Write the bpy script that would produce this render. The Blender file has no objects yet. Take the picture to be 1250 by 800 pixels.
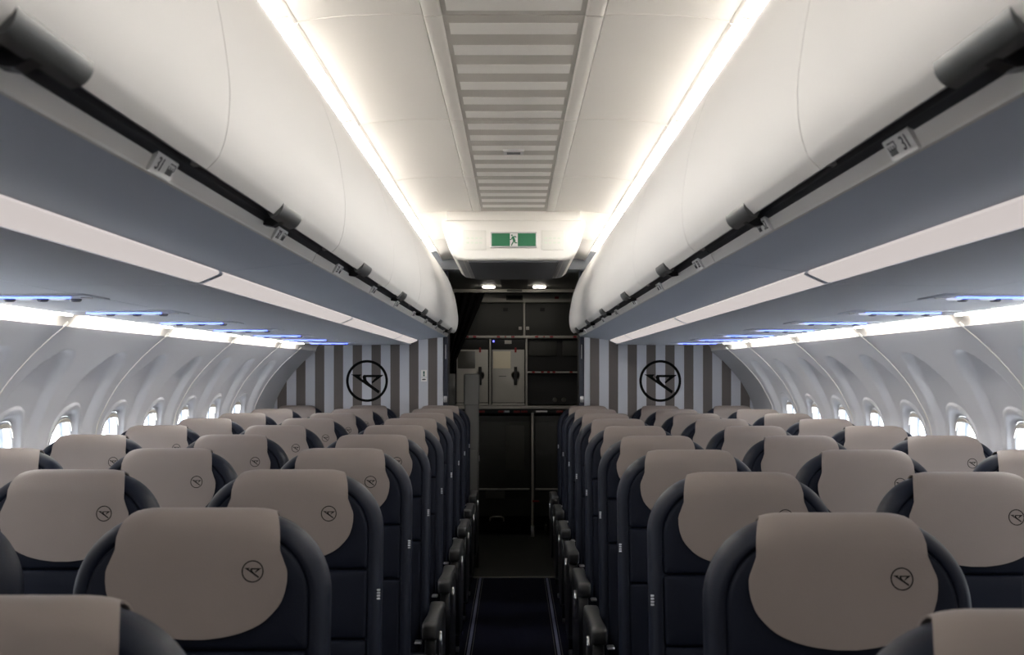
import bpy, bmesh, math, random
from mathutils import Vector, Matrix

random.seed(7)
S = bpy.context.scene
COL = S.collection
E = 1.415                      # eye height above the cabin floor (all "up" values are relative to it)

# ------------------------------------------------------------------ camera, world, exposure
cd = bpy.data.cameras.new('camera')
cam = bpy.data.objects.new('camera', cd)
COL.objects.link(cam)
cam.location = (0, 0, E)
cam.rotation_euler = (math.pi / 2, 0, 0)
cd.sensor_fit = 'HORIZONTAL'
cd.sensor_width = 36.0
cd.lens = 1425.0 / 1250.0 * 36.0
cd.shift_x = -2.0 / 1250.0
cd.shift_y = 56.0 / 1250.0
cd.clip_start = 0.02
cd.dof.use_dof = True
cd.dof.focus_distance = 5.0
cd.dof.aperture_fstop = 11.0
S.camera = cam

W = bpy.data.worlds.new('daylight')
S.world = W
W.use_nodes = True
bg = W.node_tree.nodes['Background']
bg.inputs['Color'].default_value = (0.90, 0.95, 1.0, 1)
bg.inputs['Strength'].default_value = 12.0

vs = S.view_settings
vs.view_transform = 'Standard'
vs.look = 'None'
vs.gamma = 1.0
vs.exposure = 0.0
vs.use_curve_mapping = False

L_CEIL, L_SIDE, L_BIN, L_BLUE, L_GAL = 28.0, 35.0, 0.58, 4.5, 24.0

# ------------------------------------------------------------------ materials
def mat(name, col, rough=0.5, metal=0.0, bump=0.0, bscale=300.0, var=0.0, vscale=4.0, coat=0.0, spec=0.5):
    m = bpy.data.materials.new(name)
    m.use_nodes = True
    nt = m.node_tree
    b = nt.nodes['Principled BSDF']
    b.inputs['Base Color'].default_value = (*col, 1)
    b.inputs['Roughness'].default_value = rough
    b.inputs['Metallic'].default_value = metal
    b.inputs['Coat Weight'].default_value = coat
    b.inputs['Specular IOR Level'].default_value = spec
    tc = nt.nodes.new('ShaderNodeTexCoord')
    if var > 0:
        n = nt.nodes.new('ShaderNodeTexNoise')
        n.inputs['Scale'].default_value = vscale
        n.inputs['Detail'].default_value = 4
        nt.links.new(tc.outputs['Object'], n.inputs['Vector'])
        mx = nt.nodes.new('ShaderNodeMix')
        mx.data_type = 'RGBA'
        mx.inputs[6].default_value = (*[c * (1 - var) for c in col], 1)
        mx.inputs[7].default_value = (*[min(1, c * (1 + var)) for c in col], 1)
        nt.links.new(n.outputs['Fac'], mx.inputs[0])
        nt.links.new(mx.outputs[2], b.inputs['Base Color'])
    if bump > 0:
        n = nt.nodes.new('ShaderNodeTexNoise')
        n.inputs['Scale'].default_value = bscale
        n.inputs['Detail'].default_value = 2
        nt.links.new(tc.outputs['Object'], n.inputs['Vector'])
        bp = nt.nodes.new('ShaderNodeBump')
        bp.inputs['Strength'].default_value = bump
        bp.inputs['Distance'].default_value = 0.002
        nt.links.new(n.outputs['Fac'], bp.inputs['Height'])
        nt.links.new(bp.outputs['Normal'], b.inputs['Normal'])
    return m

def emis(name, col, strength):
    m = mat(name, (0.3, 0.3, 0.3), 0.5)
    b = m.node_tree.nodes['Principled BSDF']
    b.inputs['Emission Color'].default_value = (*col, 1)
    b.inputs['Emission Strength'].default_value = strength
    return m

M = {}
M['ceil'] = mat('ceiling_plastic', (0.85, 0.825, 0.785), 0.5, var=0.015, vscale=2)
M['ceil_gray'] = mat('ceiling_gray_decor', (0.50, 0.48, 0.445), 0.6)
M['ceil_white'] = mat('ceiling_white_decor', (0.93, 0.915, 0.88), 0.5)
M['rib'] = mat('cove_rib', (0.16, 0.155, 0.145), 0.6, spec=0.1)
M['bead'] = mat('seam_bead', (0.86, 0.83, 0.79), 0.6)
M['dark_seam'] = mat('seam_shadow_gap', (0.10, 0.10, 0.10), 0.8)
M['bin'] = mat('bin_door_plastic', (0.69, 0.672, 0.655), 0.55, spec=0.3, var=0.015, vscale=3)
M['under'] = mat('bin_underside_plastic', (0.64, 0.69, 0.79), 0.5, var=0.02, vscale=3)
M['psu'] = mat('service_panel_plastic', (0.70, 0.735, 0.81), 0.45, var=0.02, vscale=3)
M['rail'] = mat('rail_metal', (0.86, 0.83, 0.79), 0.4)
M['rail_edge'] = mat('rail_edge', (0.86, 0.84, 0.81), 0.35)
M['gasket'] = mat('black_gasket', (0.028, 0.030, 0.036), 0.45)
M['latch'] = mat('latch_gray', (0.10, 0.104, 0.105), 0.35, 0.2)
M['lip'] = mat('door_lip_gray', (0.30, 0.32, 0.37), 0.4)
M['latch_dark'] = mat('latch_black', (0.02, 0.02, 0.022), 0.4)
M['plate'] = mat('row_plate_plastic', (0.92, 0.91, 0.89), 0.5)
M['ink'] = mat('printed_ink', (0.07, 0.07, 0.075), 0.6)
M['wall'] = mat('sidewall_plastic', (0.79, 0.785, 0.81), 0.5, var=0.015, vscale=3)
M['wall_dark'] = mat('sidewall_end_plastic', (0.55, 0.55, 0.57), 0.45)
M['trim'] = mat('cove_trim', (0.58, 0.545, 0.50), 0.5)
M['winframe'] = mat('window_ring', (0.82, 0.83, 0.85), 0.35)
M['bezel'] = mat('window_bezel', (0.66, 0.69, 0.74), 0.5)
M['shade'] = mat('window_shade_plastic', (0.74, 0.68, 0.60), 0.5)
M['navy'] = mat('navy_leather', (0.0065, 0.0090, 0.0185), 0.50, spec=0.18, bump=0.12, bscale=420, var=0.15, vscale=6)
M['navy_panel'] = mat('navy_leather_panel', (0.0055, 0.0078, 0.0165), 0.6, spec=0.15, bump=0.12, bscale=420, var=0.15, vscale=6)
M['taupe'] = mat('taupe_leather', (0.225, 0.190, 0.174), 0.52, spec=0.35, bump=0.14, bscale=380, var=0.05, vscale=9)
M['emblem'] = mat('emblem_print', (0.006, 0.006, 0.006), 0.8, spec=0.1)
M['tag'] = mat('tag_white', (0.75, 0.77, 0.82), 0.4)
M['arm'] = mat('armrest_plastic', (0.028, 0.029, 0.030), 0.42, bump=0.05)
M['shroud'] = mat('seat_shroud', (0.011, 0.012, 0.015), 0.30)
M['metal'] = mat('seat_metal', (0.55, 0.55, 0.56), 0.3, 0.9)
M['carpet'] = mat('navy_carpet', (0.0065, 0.008, 0.021), 0.95, spec=0.1, bump=0.5, bscale=900, var=0.25, vscale=30)
M['strip'] = mat('floor_path_strip', (0.17, 0.19, 0.32), 0.5)
M['strip_edge'] = mat('floor_path_edge', (0.07, 0.07, 0.072), 0.5)
M['galfloor'] = mat('galley_floor', (0.024, 0.025, 0.021), 0.6, var=0.2, vscale=25)
M['gal_dark'] = mat('galley_dark_panel', (0.035, 0.036, 0.031), 0.5, var=0.08, vscale=6)
M['gal_mid'] = mat('galley_gray_panel', (0.075, 0.076, 0.066), 0.5)
M['gal_black'] = mat('galley_black', (0.012, 0.012, 0.012), 0.6)
M['gal_light'] = mat('galley_trim', (0.46, 0.445, 0.41), 0.42, 0.2)
M['oven'] = mat('oven_door_gray', (0.50, 0.485, 0.445), 0.42, 0.1)
M['ovenglass_a'] = mat('oven_window_dark', (0.10, 0.098, 0.088), 0.25)
M['ovenglass_reflection'] = mat('oven_window_painted_reflection', (0.88, 0.80, 0.62), 0.3)  # bright cream reflection in the glass, painted as its base colour
M['red'] = mat('red_latch', (0.30, 0.012, 0.016), 0.4)
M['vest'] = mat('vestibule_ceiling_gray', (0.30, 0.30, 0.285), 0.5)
M['curtain'] = mat('black_curtain', (0.0015, 0.0015, 0.0018), 0.95, spec=0.1, bump=0.2, bscale=200)
M['jamb'] = mat('navy_jamb', (0.018, 0.022, 0.040), 0.4)
M['bh_edge'] = mat('bulkhead_edge_trim', (0.55, 0.57, 0.62), 0.45)
M['green'] = mat('exit_green', (0.010, 0.135, 0.056), 0.45)
M['sign_white'] = mat('exit_white', (0.72, 0.70, 0.70), 0.4)
M['sign_frame'] = mat('exit_frame', (0.50, 0.49, 0.49), 0.3, 0.3)
M['placard'] = mat('placard_ghost', (0.80, 0.785, 0.735), 0.5)
M['placard_txt'] = mat('placard_ghost_mark', (0.74, 0.78, 0.69), 0.5)
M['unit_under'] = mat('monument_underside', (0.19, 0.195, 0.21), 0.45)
M['attend'] = mat('attendant_seat_gray', (0.15, 0.15, 0.142), 0.5)
M['nozzle'] = mat('air_nozzle', (0.20, 0.20, 0.22), 0.4)
M['lens'] = mat('lens_white', (0.85, 0.86, 0.88), 0.25)
M['sign_green'] = mat('placard_green', (0.01, 0.10, 0.075), 0.5)
M['e_ceil'] = emis('ceiling_cove_light', (1.0, 0.97, 0.915), L_CEIL)
M['e_side'] = emis('sidewall_cove_light', (1.0, 0.965, 0.91), L_SIDE)
M['e_bin'] = emis('bin_strip_light', (1.0, 0.90, 0.865), L_BIN)
M['e_blue'] = emis('blue_led_bar', (0.10, 0.17, 1.0), L_BLUE)
M['e_gal'] = emis('galley_lamp', (1.0, 0.92, 0.80), L_GAL)
M['e_pt'] = emis('blue_indicator', (0.15, 0.15, 1.0), 3.0)
M['e_read'] = emis('reading_lens', (0.75, 0.80, 1.0), 0.8)

# clear window pane: mostly transparent with a slight sheen
m = bpy.data.materials.new('window_glass'); m.use_nodes = True
nt = m.node_tree; nt.nodes.clear()
o_ = nt.nodes.new('ShaderNodeOutputMaterial'); a_ = nt.nodes.new('ShaderNodeBsdfTransparent')
a_.inputs['Color'].default_value = (0.94, 0.97, 1, 1)
g_ = nt.nodes.new('ShaderNodeBsdfGlossy'); g_.inputs['Roughness'].default_value = 0.05
x_ = nt.nodes.new('ShaderNodeMixShader'); x_.inputs[0].default_value = 0.06
nt.links.new(a_.outputs[0], x_.inputs[1]); nt.links.new(g_.outputs[0], x_.inputs[2]); nt.links.new(x_.outputs[0], o_.inputs[0])
M['glass'] = m

# striped bulkhead decor: printed vertical stripes measured from the aisle edge
m = mat('striped_decor', (0.5, 0.5, 0.5), 0.5); nt = m.node_tree
b = nt.nodes['Principled BSDF']
tc = nt.nodes.new('ShaderNodeTexCoord'); sp = nt.nodes.new('ShaderNodeSeparateXYZ')
nt.links.new(tc.outputs['Object'], sp.inputs[0])
def mth(op, a, v=None):
    n = nt.nodes.new('ShaderNodeMath'); n.operation = op
    nt.links.new(a, n.inputs[0])
    if v is not None: n.inputs[1].default_value = v
    return n.outputs[0]
q = mth('ABSOLUTE', sp.outputs[0]); q = mth('SUBTRACT', q, 0.5295); q = mth('FLOORED_MODULO', q, 0.1307); q = mth('LESS_THAN', q, 0.0645)
mx = nt.nodes.new('ShaderNodeMix'); mx.data_type = 'RGBA'
mx.inputs[6].default_value = (0.60, 0.62, 0.68, 1); mx.inputs[7].default_value = (0.135, 0.118, 0.112, 1)
nt.links.new(q, mx.inputs[0]); nt.links.new(mx.outputs[2], b.inputs['Base Color'])
M['stripes'] = m

# ------------------------------------------------------------------ helpers
def me(name, verts, faces, material, smooth=35):
    d = bpy.data.meshes.new(name)
    d.from_pydata([tuple(v) for v in verts], [], faces)
    d.update()
    bm = bmesh.new(); bm.from_mesh(d)
    bmesh.ops.recalc_face_normals(bm, faces=bm.faces)
    bm.to_mesh(d); bm.free()
    if smooth:
        d.polygons.foreach_set('use_smooth', [True] * len(d.polygons))
        d.set_sharp_from_angle(angle=math.radians(smooth))
    d.materials.append(material)
    return d

def link(name, data, parent=None, loc=None, rot=None, scale=None):
    o = bpy.data.objects.new(name, data)
    COL.objects.link(o)
    if parent is not None: o.parent = parent
    if loc: o.location = loc
    if rot: o.rotation_euler = rot
    if scale: o.scale = scale
    return o

def obj(name, verts, faces, material, parent=None, smooth=35):
    return link(name, me(name, verts, faces, material, smooth), parent)

def tag(o, label, cat, group=None, kind=None):
    if label: o['label'] = label
    if cat: o['category'] = cat
    if group: o['group'] = group
    if kind: o['kind'] = kind
    return o

def thing(name, label, cat, loc=(0, 0, 0), group=None, kind=None):
    return tag(link(name, None, None, loc), label, cat, group, kind)

def box_vf(x0, x1, y0, y1, z0, z1):
    v = [(x0, y0, z0), (x1, y0, z0), (x1, y1, z0), (x0, y1, z0), (x0, y0, z1), (x1, y0, z1), (x1, y1, z1), (x0, y1, z1)]
    f = [(0, 3, 2, 1), (4, 5, 6, 7), (0, 1, 5, 4), (1, 2, 6, 5), (2, 3, 7, 6), (3, 0, 4, 7)]
    return v, f

def bevel_me(name, verts, faces, material, r, seg=2, smooth=40):
    bm = bmesh.new()
    vs_ = [bm.verts.new(v) for v in verts]
    for f in faces: bm.faces.new([vs_[i] for i in f])
    bmesh.ops.recalc_face_normals(bm, faces=bm.faces)
    if r > 0:
        bmesh.ops.bevel(bm, geom=list(bm.edges), offset=r, segments=seg, affect='EDGES', profile=0.6, clamp_overlap=True)
    d = bpy.data.meshes.new(name); bm.to_mesh(d); bm.free()
    d.polygons.foreach_set('use_smooth', [True] * len(d.polygons))
    d.set_sharp_from_angle(angle=math.radians(smooth))
    d.materials.append(material)
    return d

def rbox(name, b, material, parent=None, r=0.004, seg=2):
    v, f = box_vf(*b)
    return link(name, bevel_me(name, v, f, material, r, seg), parent)

def prism_y(prof, y0, y1, n=1):
    """closed (x,z) profile swept along y"""
    k = len(prof); v = []; f = []
    for j in range(n + 1):
        y = y0 + (y1 - y0) * j / n
        v += [(x, y, z) for x, z in prof]
    for j in range(n):
        for i in range(k):
            a = j * k + i; b2 = j * k + (i + 1) % k
            f.append((a, b2, b2 + k, a + k))
    f.append(tuple(range(k))[::-1]); f.append(tuple(range(n * k, n * k + k)))
    return v, f

def catmull(pts, sub=6):
    out = []
    n = len(pts)
    for i in range(n - 1):
        p0 = pts[max(i - 1, 0)]; p1 = pts[i]; p2 = pts[i + 1]; p3 = pts[min(i + 2, n - 1)]
        for s in range(sub):
            t = s / sub
            out.append(tuple(0.5 * (2 * p1[c] + (p2[c] - p0[c]) * t + (2 * p0[c] - 5 * p1[c] + 4 * p2[c] - p3[c]) * t * t
                                    + (3 * p1[c] - p0[c] - 3 * p2[c] + p3[c]) * t ** 3) for c in (0, 1)))
    out.append(tuple(pts[-1]))
    return out

def offset_poly(pl, d):
    out = []
    for i, p in enumerate(pl):
        a = pl[max(i - 1, 0)]; b2 = pl[min(i + 1, len(pl) - 1)]
        tx, tz = b2[0] - a[0], b2[1] - a[1]
        l = math.hypot(tx, tz) or 1
        out.append((p[0] - tz / l * d, p[1] + tx / l * d))
    return out

def strip_prof(pl, t):
    return list(pl) + offset_poly(pl, t)[::-1]

def side(prof, s):
    return [(x * s, z + E) for x, z in prof]

def smooth01(a, b2, x):
    t = max(0.0, min(1.0, (x - a) / (b2 - a)))
    return t * t * (3 - 2 * t)

def tube(path, r, n=8):
    v = []; f = []
    k = len(path)
    for i, p in enumerate(path):
        p = Vector(p)
        t = (Vector(path[min(i + 1, k - 1)]) - Vector(path[max(i - 1, 0)])).normalized()
        u = t.orthogonal().normalized() if abs(t.z) > 0.99 else t.cross(Vector((0, 0, 1))).normalized()
        w = t.cross(u)
        rr = r[i] if isinstance(r, (list, tuple)) else r
        v += [p + (u * math.cos(2 * math.pi * j / n) + w * math.sin(2 * math.pi * j / n)) * rr for j in range(n)]
    for i in range(k - 1):
        for j in range(n):
            f.append((i * n + j, i * n + (j + 1) % n, (i + 1) * n + (j + 1) % n, (i + 1) * n + j))
    f.append(tuple(range(n))); f.append(tuple(range((k - 1) * n, k * n)))
    return v, f

def lathe(prof, n=20, c=(0, 0, 0), axis='z'):
    v = []; f = []
    for r, h in prof:
        for j in range(n):
            a = 2 * math.pi * j / n
            p = (r * math.cos(a), r * math.sin(a), h)
            if axis == 'y': p = (p[0], p[2], p[1])
            v.append((c[0] + p[0], c[1] + p[1], c[2] + p[2]))
    k = len(prof)
    for i in range(k - 1):
        for j in range(n):
            f.append((i * n + j, i * n + (j + 1) % n, (i + 1) * n + (j + 1) % n, (i + 1) * n + j))
    f.append(tuple(range(n))); f.append(tuple(range((k - 1) * n, k * n)))
    return v, f

def join(parts):
    v = []; f = []
    for pv, pf in parts:
        o = len(v); v += list(pv); f += [tuple(i + o for i in q) for q in pf]
    return v, f

def text_me(name, body, size, material):
    cu = bpy.data.curves.new(name, 'FONT')
    cu.body = body; cu.size = size; cu.align_x = 'CENTER'; cu.align_y = 'CENTER'; cu.extrude = 0.0003
    o = bpy.data.objects.new(name, cu)
    COL.objects.link(o)
    bpy.context.view_layer.update()
    d = bpy.data.meshes.new_from_object(o)
    bpy.data.objects.remove(o); bpy.data.curves.remove(cu)
    d.materials.clear(); d.materials.append(material)
    return d

ORD = ['nearest', 'second', 'third', 'fourth', 'fifth', 'sixth', 'seventh', 'eighth', 'ninth', 'tenth', 'eleventh', 'twelfth']
SIDES = ((-1, 'left'), (1, 'right'))

# ------------------------------------------------------------------ emblem (ring with a stylised bird), unit radius, facing -y
def emblem_mesh(thick, ring=0.105):
    parts = []
    n = 56; v = []; f = []
    for r in (1.0, 1.0 - ring):
        for y in (0, -thick):
            v += [(r * math.cos(2 * math.pi * j / n), y, r * math.sin(2 * math.pi * j / n)) for j in range(n)]
    for a, b2 in ((0, 1), (1, 3), (3, 2), (2, 0)):
        for j in range(n):
            k = (j + 1) % n
            f.append((a * n + j, a * n + k, b2 * n + k, b2 * n + j))
    parts.append((v, f))
    polys = [[(175, 290), (338, 290), (308, 330), (262, 351)],
             [(262, 351), (308, 330), (366, 380), (360, 420)],
             [(366, 380), (354, 330), (374, 298), (412, 335), (420, 380), (360, 420)],
             [(360, 420), (420, 380), (460, 425), (500, 460), (630, 553), (612, 597)],
             [(374, 298), (695, 298), (575, 335), (412, 335)],
             [(695, 298), (510, 437), (498, 412), (575, 335)]]
    for p in polys:
        pv = [((x - 428) / 335, 0, -(y - 395) / 335) for x, y in p]
        k = len(pv)
        vv = pv + [(x, -thick, z) for x, y, z in pv]
        ff = [tuple(range(k, 2 * k))] + [(i, (i + 1) % k, (i + 1) % k + k, i + k) for i in range(k)]
        parts.append((vv, ff))
    v, f = join(parts)
    return me('emblem', v, f, M['emblem'], 0)

EMB_WALL = emblem_mesh(0.025, 0.122)
EMB_SEAT = emblem_mesh(0.03, 0.11)

# ------------------------------------------------------------------ taper of the fuselage towards the tail
Y_BH = 8.10
def T(y):
    return 0.022 * max(0, y - 4.0) + 0.05 * max(0, y - 7.2)

WP = [(-1.415, 1.60), (-1.2, 1.70), (-0.9, 1.79), (-0.6, 1.825), (-0.4, 1.82), (-0.25, 1.80), (-0.18, 1.780), (-0.057, 1.712),
      (0.028, 1.643), (0.102, 1.570), (0.160, 1.500), (0.2, 1.46)]
WPS = catmull(WP, 10)
def wall_lat(up):
    if up <= WPS[0][0]: return WPS[0][1]
    for i in range(len(WPS) - 1):
        if WPS[i][0] <= up <= WPS[i + 1][0]:
            t = (up - WPS[i][0]) / (WPS[i + 1][0] - WPS[i][0] + 1e-9)
            return WPS[i][1] + t * (WPS[i + 1][1] - WPS[i][1])
    return WPS[-1][1]

def wpt(s, y, up, d=0.0):
    m_ = (wall_lat(up + 0.01) - wall_lat(up - 0.01)) / 0.02
    l = math.hypot(1, m_)
    lat = wall_lat(up) - T(y) + d / l
    return (s * lat, y, E + up + d * (-m_) / l)

# ------------------------------------------------------------------ floor
floor = thing('floor', 'dark navy carpeted cabin aisle floor between the seat blocks', 'floor', kind='structure')
v, f = box_vf(-1.75, 1.75, -2.6, Y_BH - 0.02, -0.06, 0.0)
obj('carpet', v, f, M['carpet'], floor, 0)
v, f = box_vf(-1.9, 1.9, Y_BH - 0.02, 11.2, -0.06, 0.004)
obj('galley_flooring', v, f, M['galfloor'], floor, 0)
v, f = box_vf(-0.5, 0.5, Y_BH - 0.035, Y_BH - 0.015, 0.0, 0.007)
obj('threshold_strip', v, f, M['gal_light'], floor, 0)
for s, _ in SIDES:
    v, f = box_vf(s * 0.229 - 0.0075, s * 0.229 + 0.0075, -2.6, Y_BH - 0.04, 0, 0.004)
    p = obj('path_marking', v, f, M['strip'], floor, 0)
    for e in (-1, 1):
        v, f = box_vf(s * 0.229 + e * 0.0175 - 0.0016, s * 0.229 + e * 0.0175 + 0.0016, -2.6, Y_BH - 0.04, 0, 0.005)
        obj('strip_edging', v, f, M['strip_edge'], p, 0)

# ------------------------------------------------------------------ ceiling
ceiling = thing('ceiling', 'white cabin ceiling with gray and white striped centre panels', 'ceiling', kind='structure')
SEG = 1.066
seams = [2.58 + SEG * k for k in range(-5, 4)]          # ... 2.58 3.646 4.712 5.778
seams[-1] = 5.70
segs = list(zip(seams[:-1], seams[1:])) + [(5.70, 6.83), (6.83, 7.98)]
side_curve = catmull([(0.202, 0.792), (0.28, 0.794), (0.37, 0.790), (0.44, 0.783), (0.482, 0.776)], 5)
for i, (a, c) in enumerate(segs):
    a2, c2 = a + 0.003, c - 0.003
    for s, _ in SIDES:
        pr = side(strip_prof(side_curve, 0.012), s)
        v, f = prism_y(pr, a2, c2)
        p = obj('ceiling_side_panel', v, f, M['ceil'], ceiling)
        v, f = prism_y(side([(x, z - 0.0012) for x, z in side_curve] + [(x, z + 0.004) for x, z in side_curve[::-1]], s), c - 0.004, c + 0.004)
        obj('seam_bead', v, f, M['bead'], p)
        # outer bright lip
        v, f = prism_y(side([(0.477, 0.7755), (0.481, 0.7718), (0.4855, 0.7710), (0.4885, 0.779), (0.488, 0.798), (0.479, 0.79)], s), a2, c2)
        obj('ceiling_lip', v, f, M['bead'], p)
    if i < len(segs) - 2:
        for s, _ in SIDES:
            pr = side([(0.158, 0.7935), (0.161, 0.7905), (0.164, 0.7895), (0.180, 0.7895), (0.196, 0.7885), (0.199, 0.790), (0.199, 0.806), (0.158, 0.806)], s)
            v, f = prism_y(pr, a2, c2)
            obj('centre_frame', v, f, M['ceil'], ceiling)
        v, f = box_vf(-0.158, 0.158, a2, c2, E + 0.7925, E + 0.806)
        cp = obj('centre_panel', v, f, M['ceil_gray'], ceiling, 0)
        ns = 6
        for k in range(ns):
            yc = a + SEG * (k + 0.5) / ns + 0.012
            if yc + 0.045 > c: continue
            v, f = box_vf(-0.1465, 0.1465, yc - 0.043, yc + 0.043, E + 0.7915, E + 0.7945)
            obj('decor_stripe', v, f, M['ceil_white'], cp, 0)
    else:
        v, f = box_vf(-0.205, 0.205, a2, c2, E + 0.792, E + 0.806)
        obj('centre_panel', v, f, M['ceil'], ceiling, 0)
v, f = box_vf(-0.80, 0.80, -2.6, 8.1, E + 0.845, E + 0.87)
obj('ceiling_backing', v, f, M['ceil'], ceiling, 0)
v, f = box_vf(-2.0, 2.0, 8.00, 11.2, E + 0.712, E + 0.75)
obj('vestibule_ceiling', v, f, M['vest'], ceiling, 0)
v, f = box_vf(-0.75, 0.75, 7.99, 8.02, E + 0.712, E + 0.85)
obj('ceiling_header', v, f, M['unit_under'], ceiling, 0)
v, f = box_vf(-0.10, 0.11, 8.3, 10.0, E + 0.706, E + 0.714)
obj('ceiling_hatch', v, f, M['gal_mid'], ceiling, 0)

sd = thing('ceiling_vent', 'small gray rectangular vent plate on the striped ceiling panel', 'ceiling vent', (0, 4.15, E + 0.7925))
obj('housing', *box_vf(-0.036, 0.036, -0.032, 0.032, -0.010, 0.0), M['sign_frame'], sd, 0)
obj('grille', *box_vf(-0.024, 0.024, -0.015, 0.015, -0.0115, -0.009), M['gasket'], sd, 0)

# cove lights along the ceiling edge
cove_curve = catmull([(0.494, 0.799), (0.515, 0.796), (0.545, 0.786), (0.575, 0.774), (0.605, 0.766)], 4)
for s, sn in SIDES:
    vis = 0
    for i, (a, c) in enumerate(segs):
        if i == len(segs) - 1: c = 7.55
        t = thing('cove_light', '', 'ceiling light', (0, 0, 0), 'ceiling cove lights')
        if c > 2.0:
            t['label'] = '%s-hand ceiling cove light panel above the bins, %s from the camera' % (sn, ORD[vis]); vis += 1
        else:
            t['label'] = '%s-hand ceiling cove light panel out of view, %s behind the camera' % (sn, ORD[i])
        v, f = prism_y(side(strip_prof(cove_curve, 0.006), s), a + 0.016, c - 0.016)
        obj('diffuser', v, f, M['e_ceil'] if c > -0.5 else M['lens'], t)
        rib = [(x, z - 0.008) for x, z in cove_curve] + [(x, z + 0.012) for x, z in cove_curve[::-1]]
        v, f = prism_y(side(rib, s), c - 0.016, c + 0.016)
        obj('end_rib', v, f, M['rib'], t)

# ------------------------------------------------------------------ overhead bins
DOOR = catmull([(0.700, 0.752), (0.62, 0.758), (0.56, 0.748), (0.508, 0.716), (0.4525, 0.626), (0.413, 0.514), (0.394, 0.405), (0.3925, 0.352), (0.397, 0.318), (0.4045, 0.2955)], 5) + [(0.4060, 0.2935), (0.4185, 0.2815)]
DOOR_LIP = [(0.4185, 0.2815), (0.424, 0.2805), (0.430, 0.286)]
BINS = [(-2.6, -1.644), (-1.644, 0.488), (0.488, 2.620), (2.620, 4.752), (4.752, 6.884), (6.884, 7.950)]
SHELL = [(0.466, 0.262), (0.653, 0.235), (0.72, 0.213), (1.06, 0.213), (1.08, 0.245), (1.545, 0.245), (1.56, 0.45), (1.2, 0.78), (0.78, 0.79), (0.72, 0.74), (0.62, 0.742), (0.56, 0.732),
         (0.515, 0.70), (0.466, 0.62), (0.428, 0.5), (0.410, 0.40), (0.410, 0.34), (0.436, 0.290)]
# row plate lettering
NUM = {n: text_me('numeral', str(n), 0.022, M['ink']) for n in range(30, 41)}
def seat_icon():
    parts = []
    for k in range(3):
        x = -0.011 + 0.0085 * k
        parts.append(box_vf(x, x + 0.0018, -0.006, 0.006, 0, 0.0004))
        parts.append(box_vf(x, x + 0.006, -0.006, -0.0045, 0, 0.0004))
        parts.append(box_vf(x + 0.0045, x + 0.006, -0.006, 0.001, 0, 0.0004))
        parts.append(box_vf(x, x + 0.006, 0.0005, 0.002, 0, 0.0004))
    parts.append(box_vf(-0.008, 0.016, 0.009, 0.0105, 0, 0.0004))
    parts.append(box_vf(0.0145, 0.016, 0.001, 0.0105, 0, 0.0004))
    return me('seat_icon', *join(parts), M['ink'], 0)
ICON = seat_icon()

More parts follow.
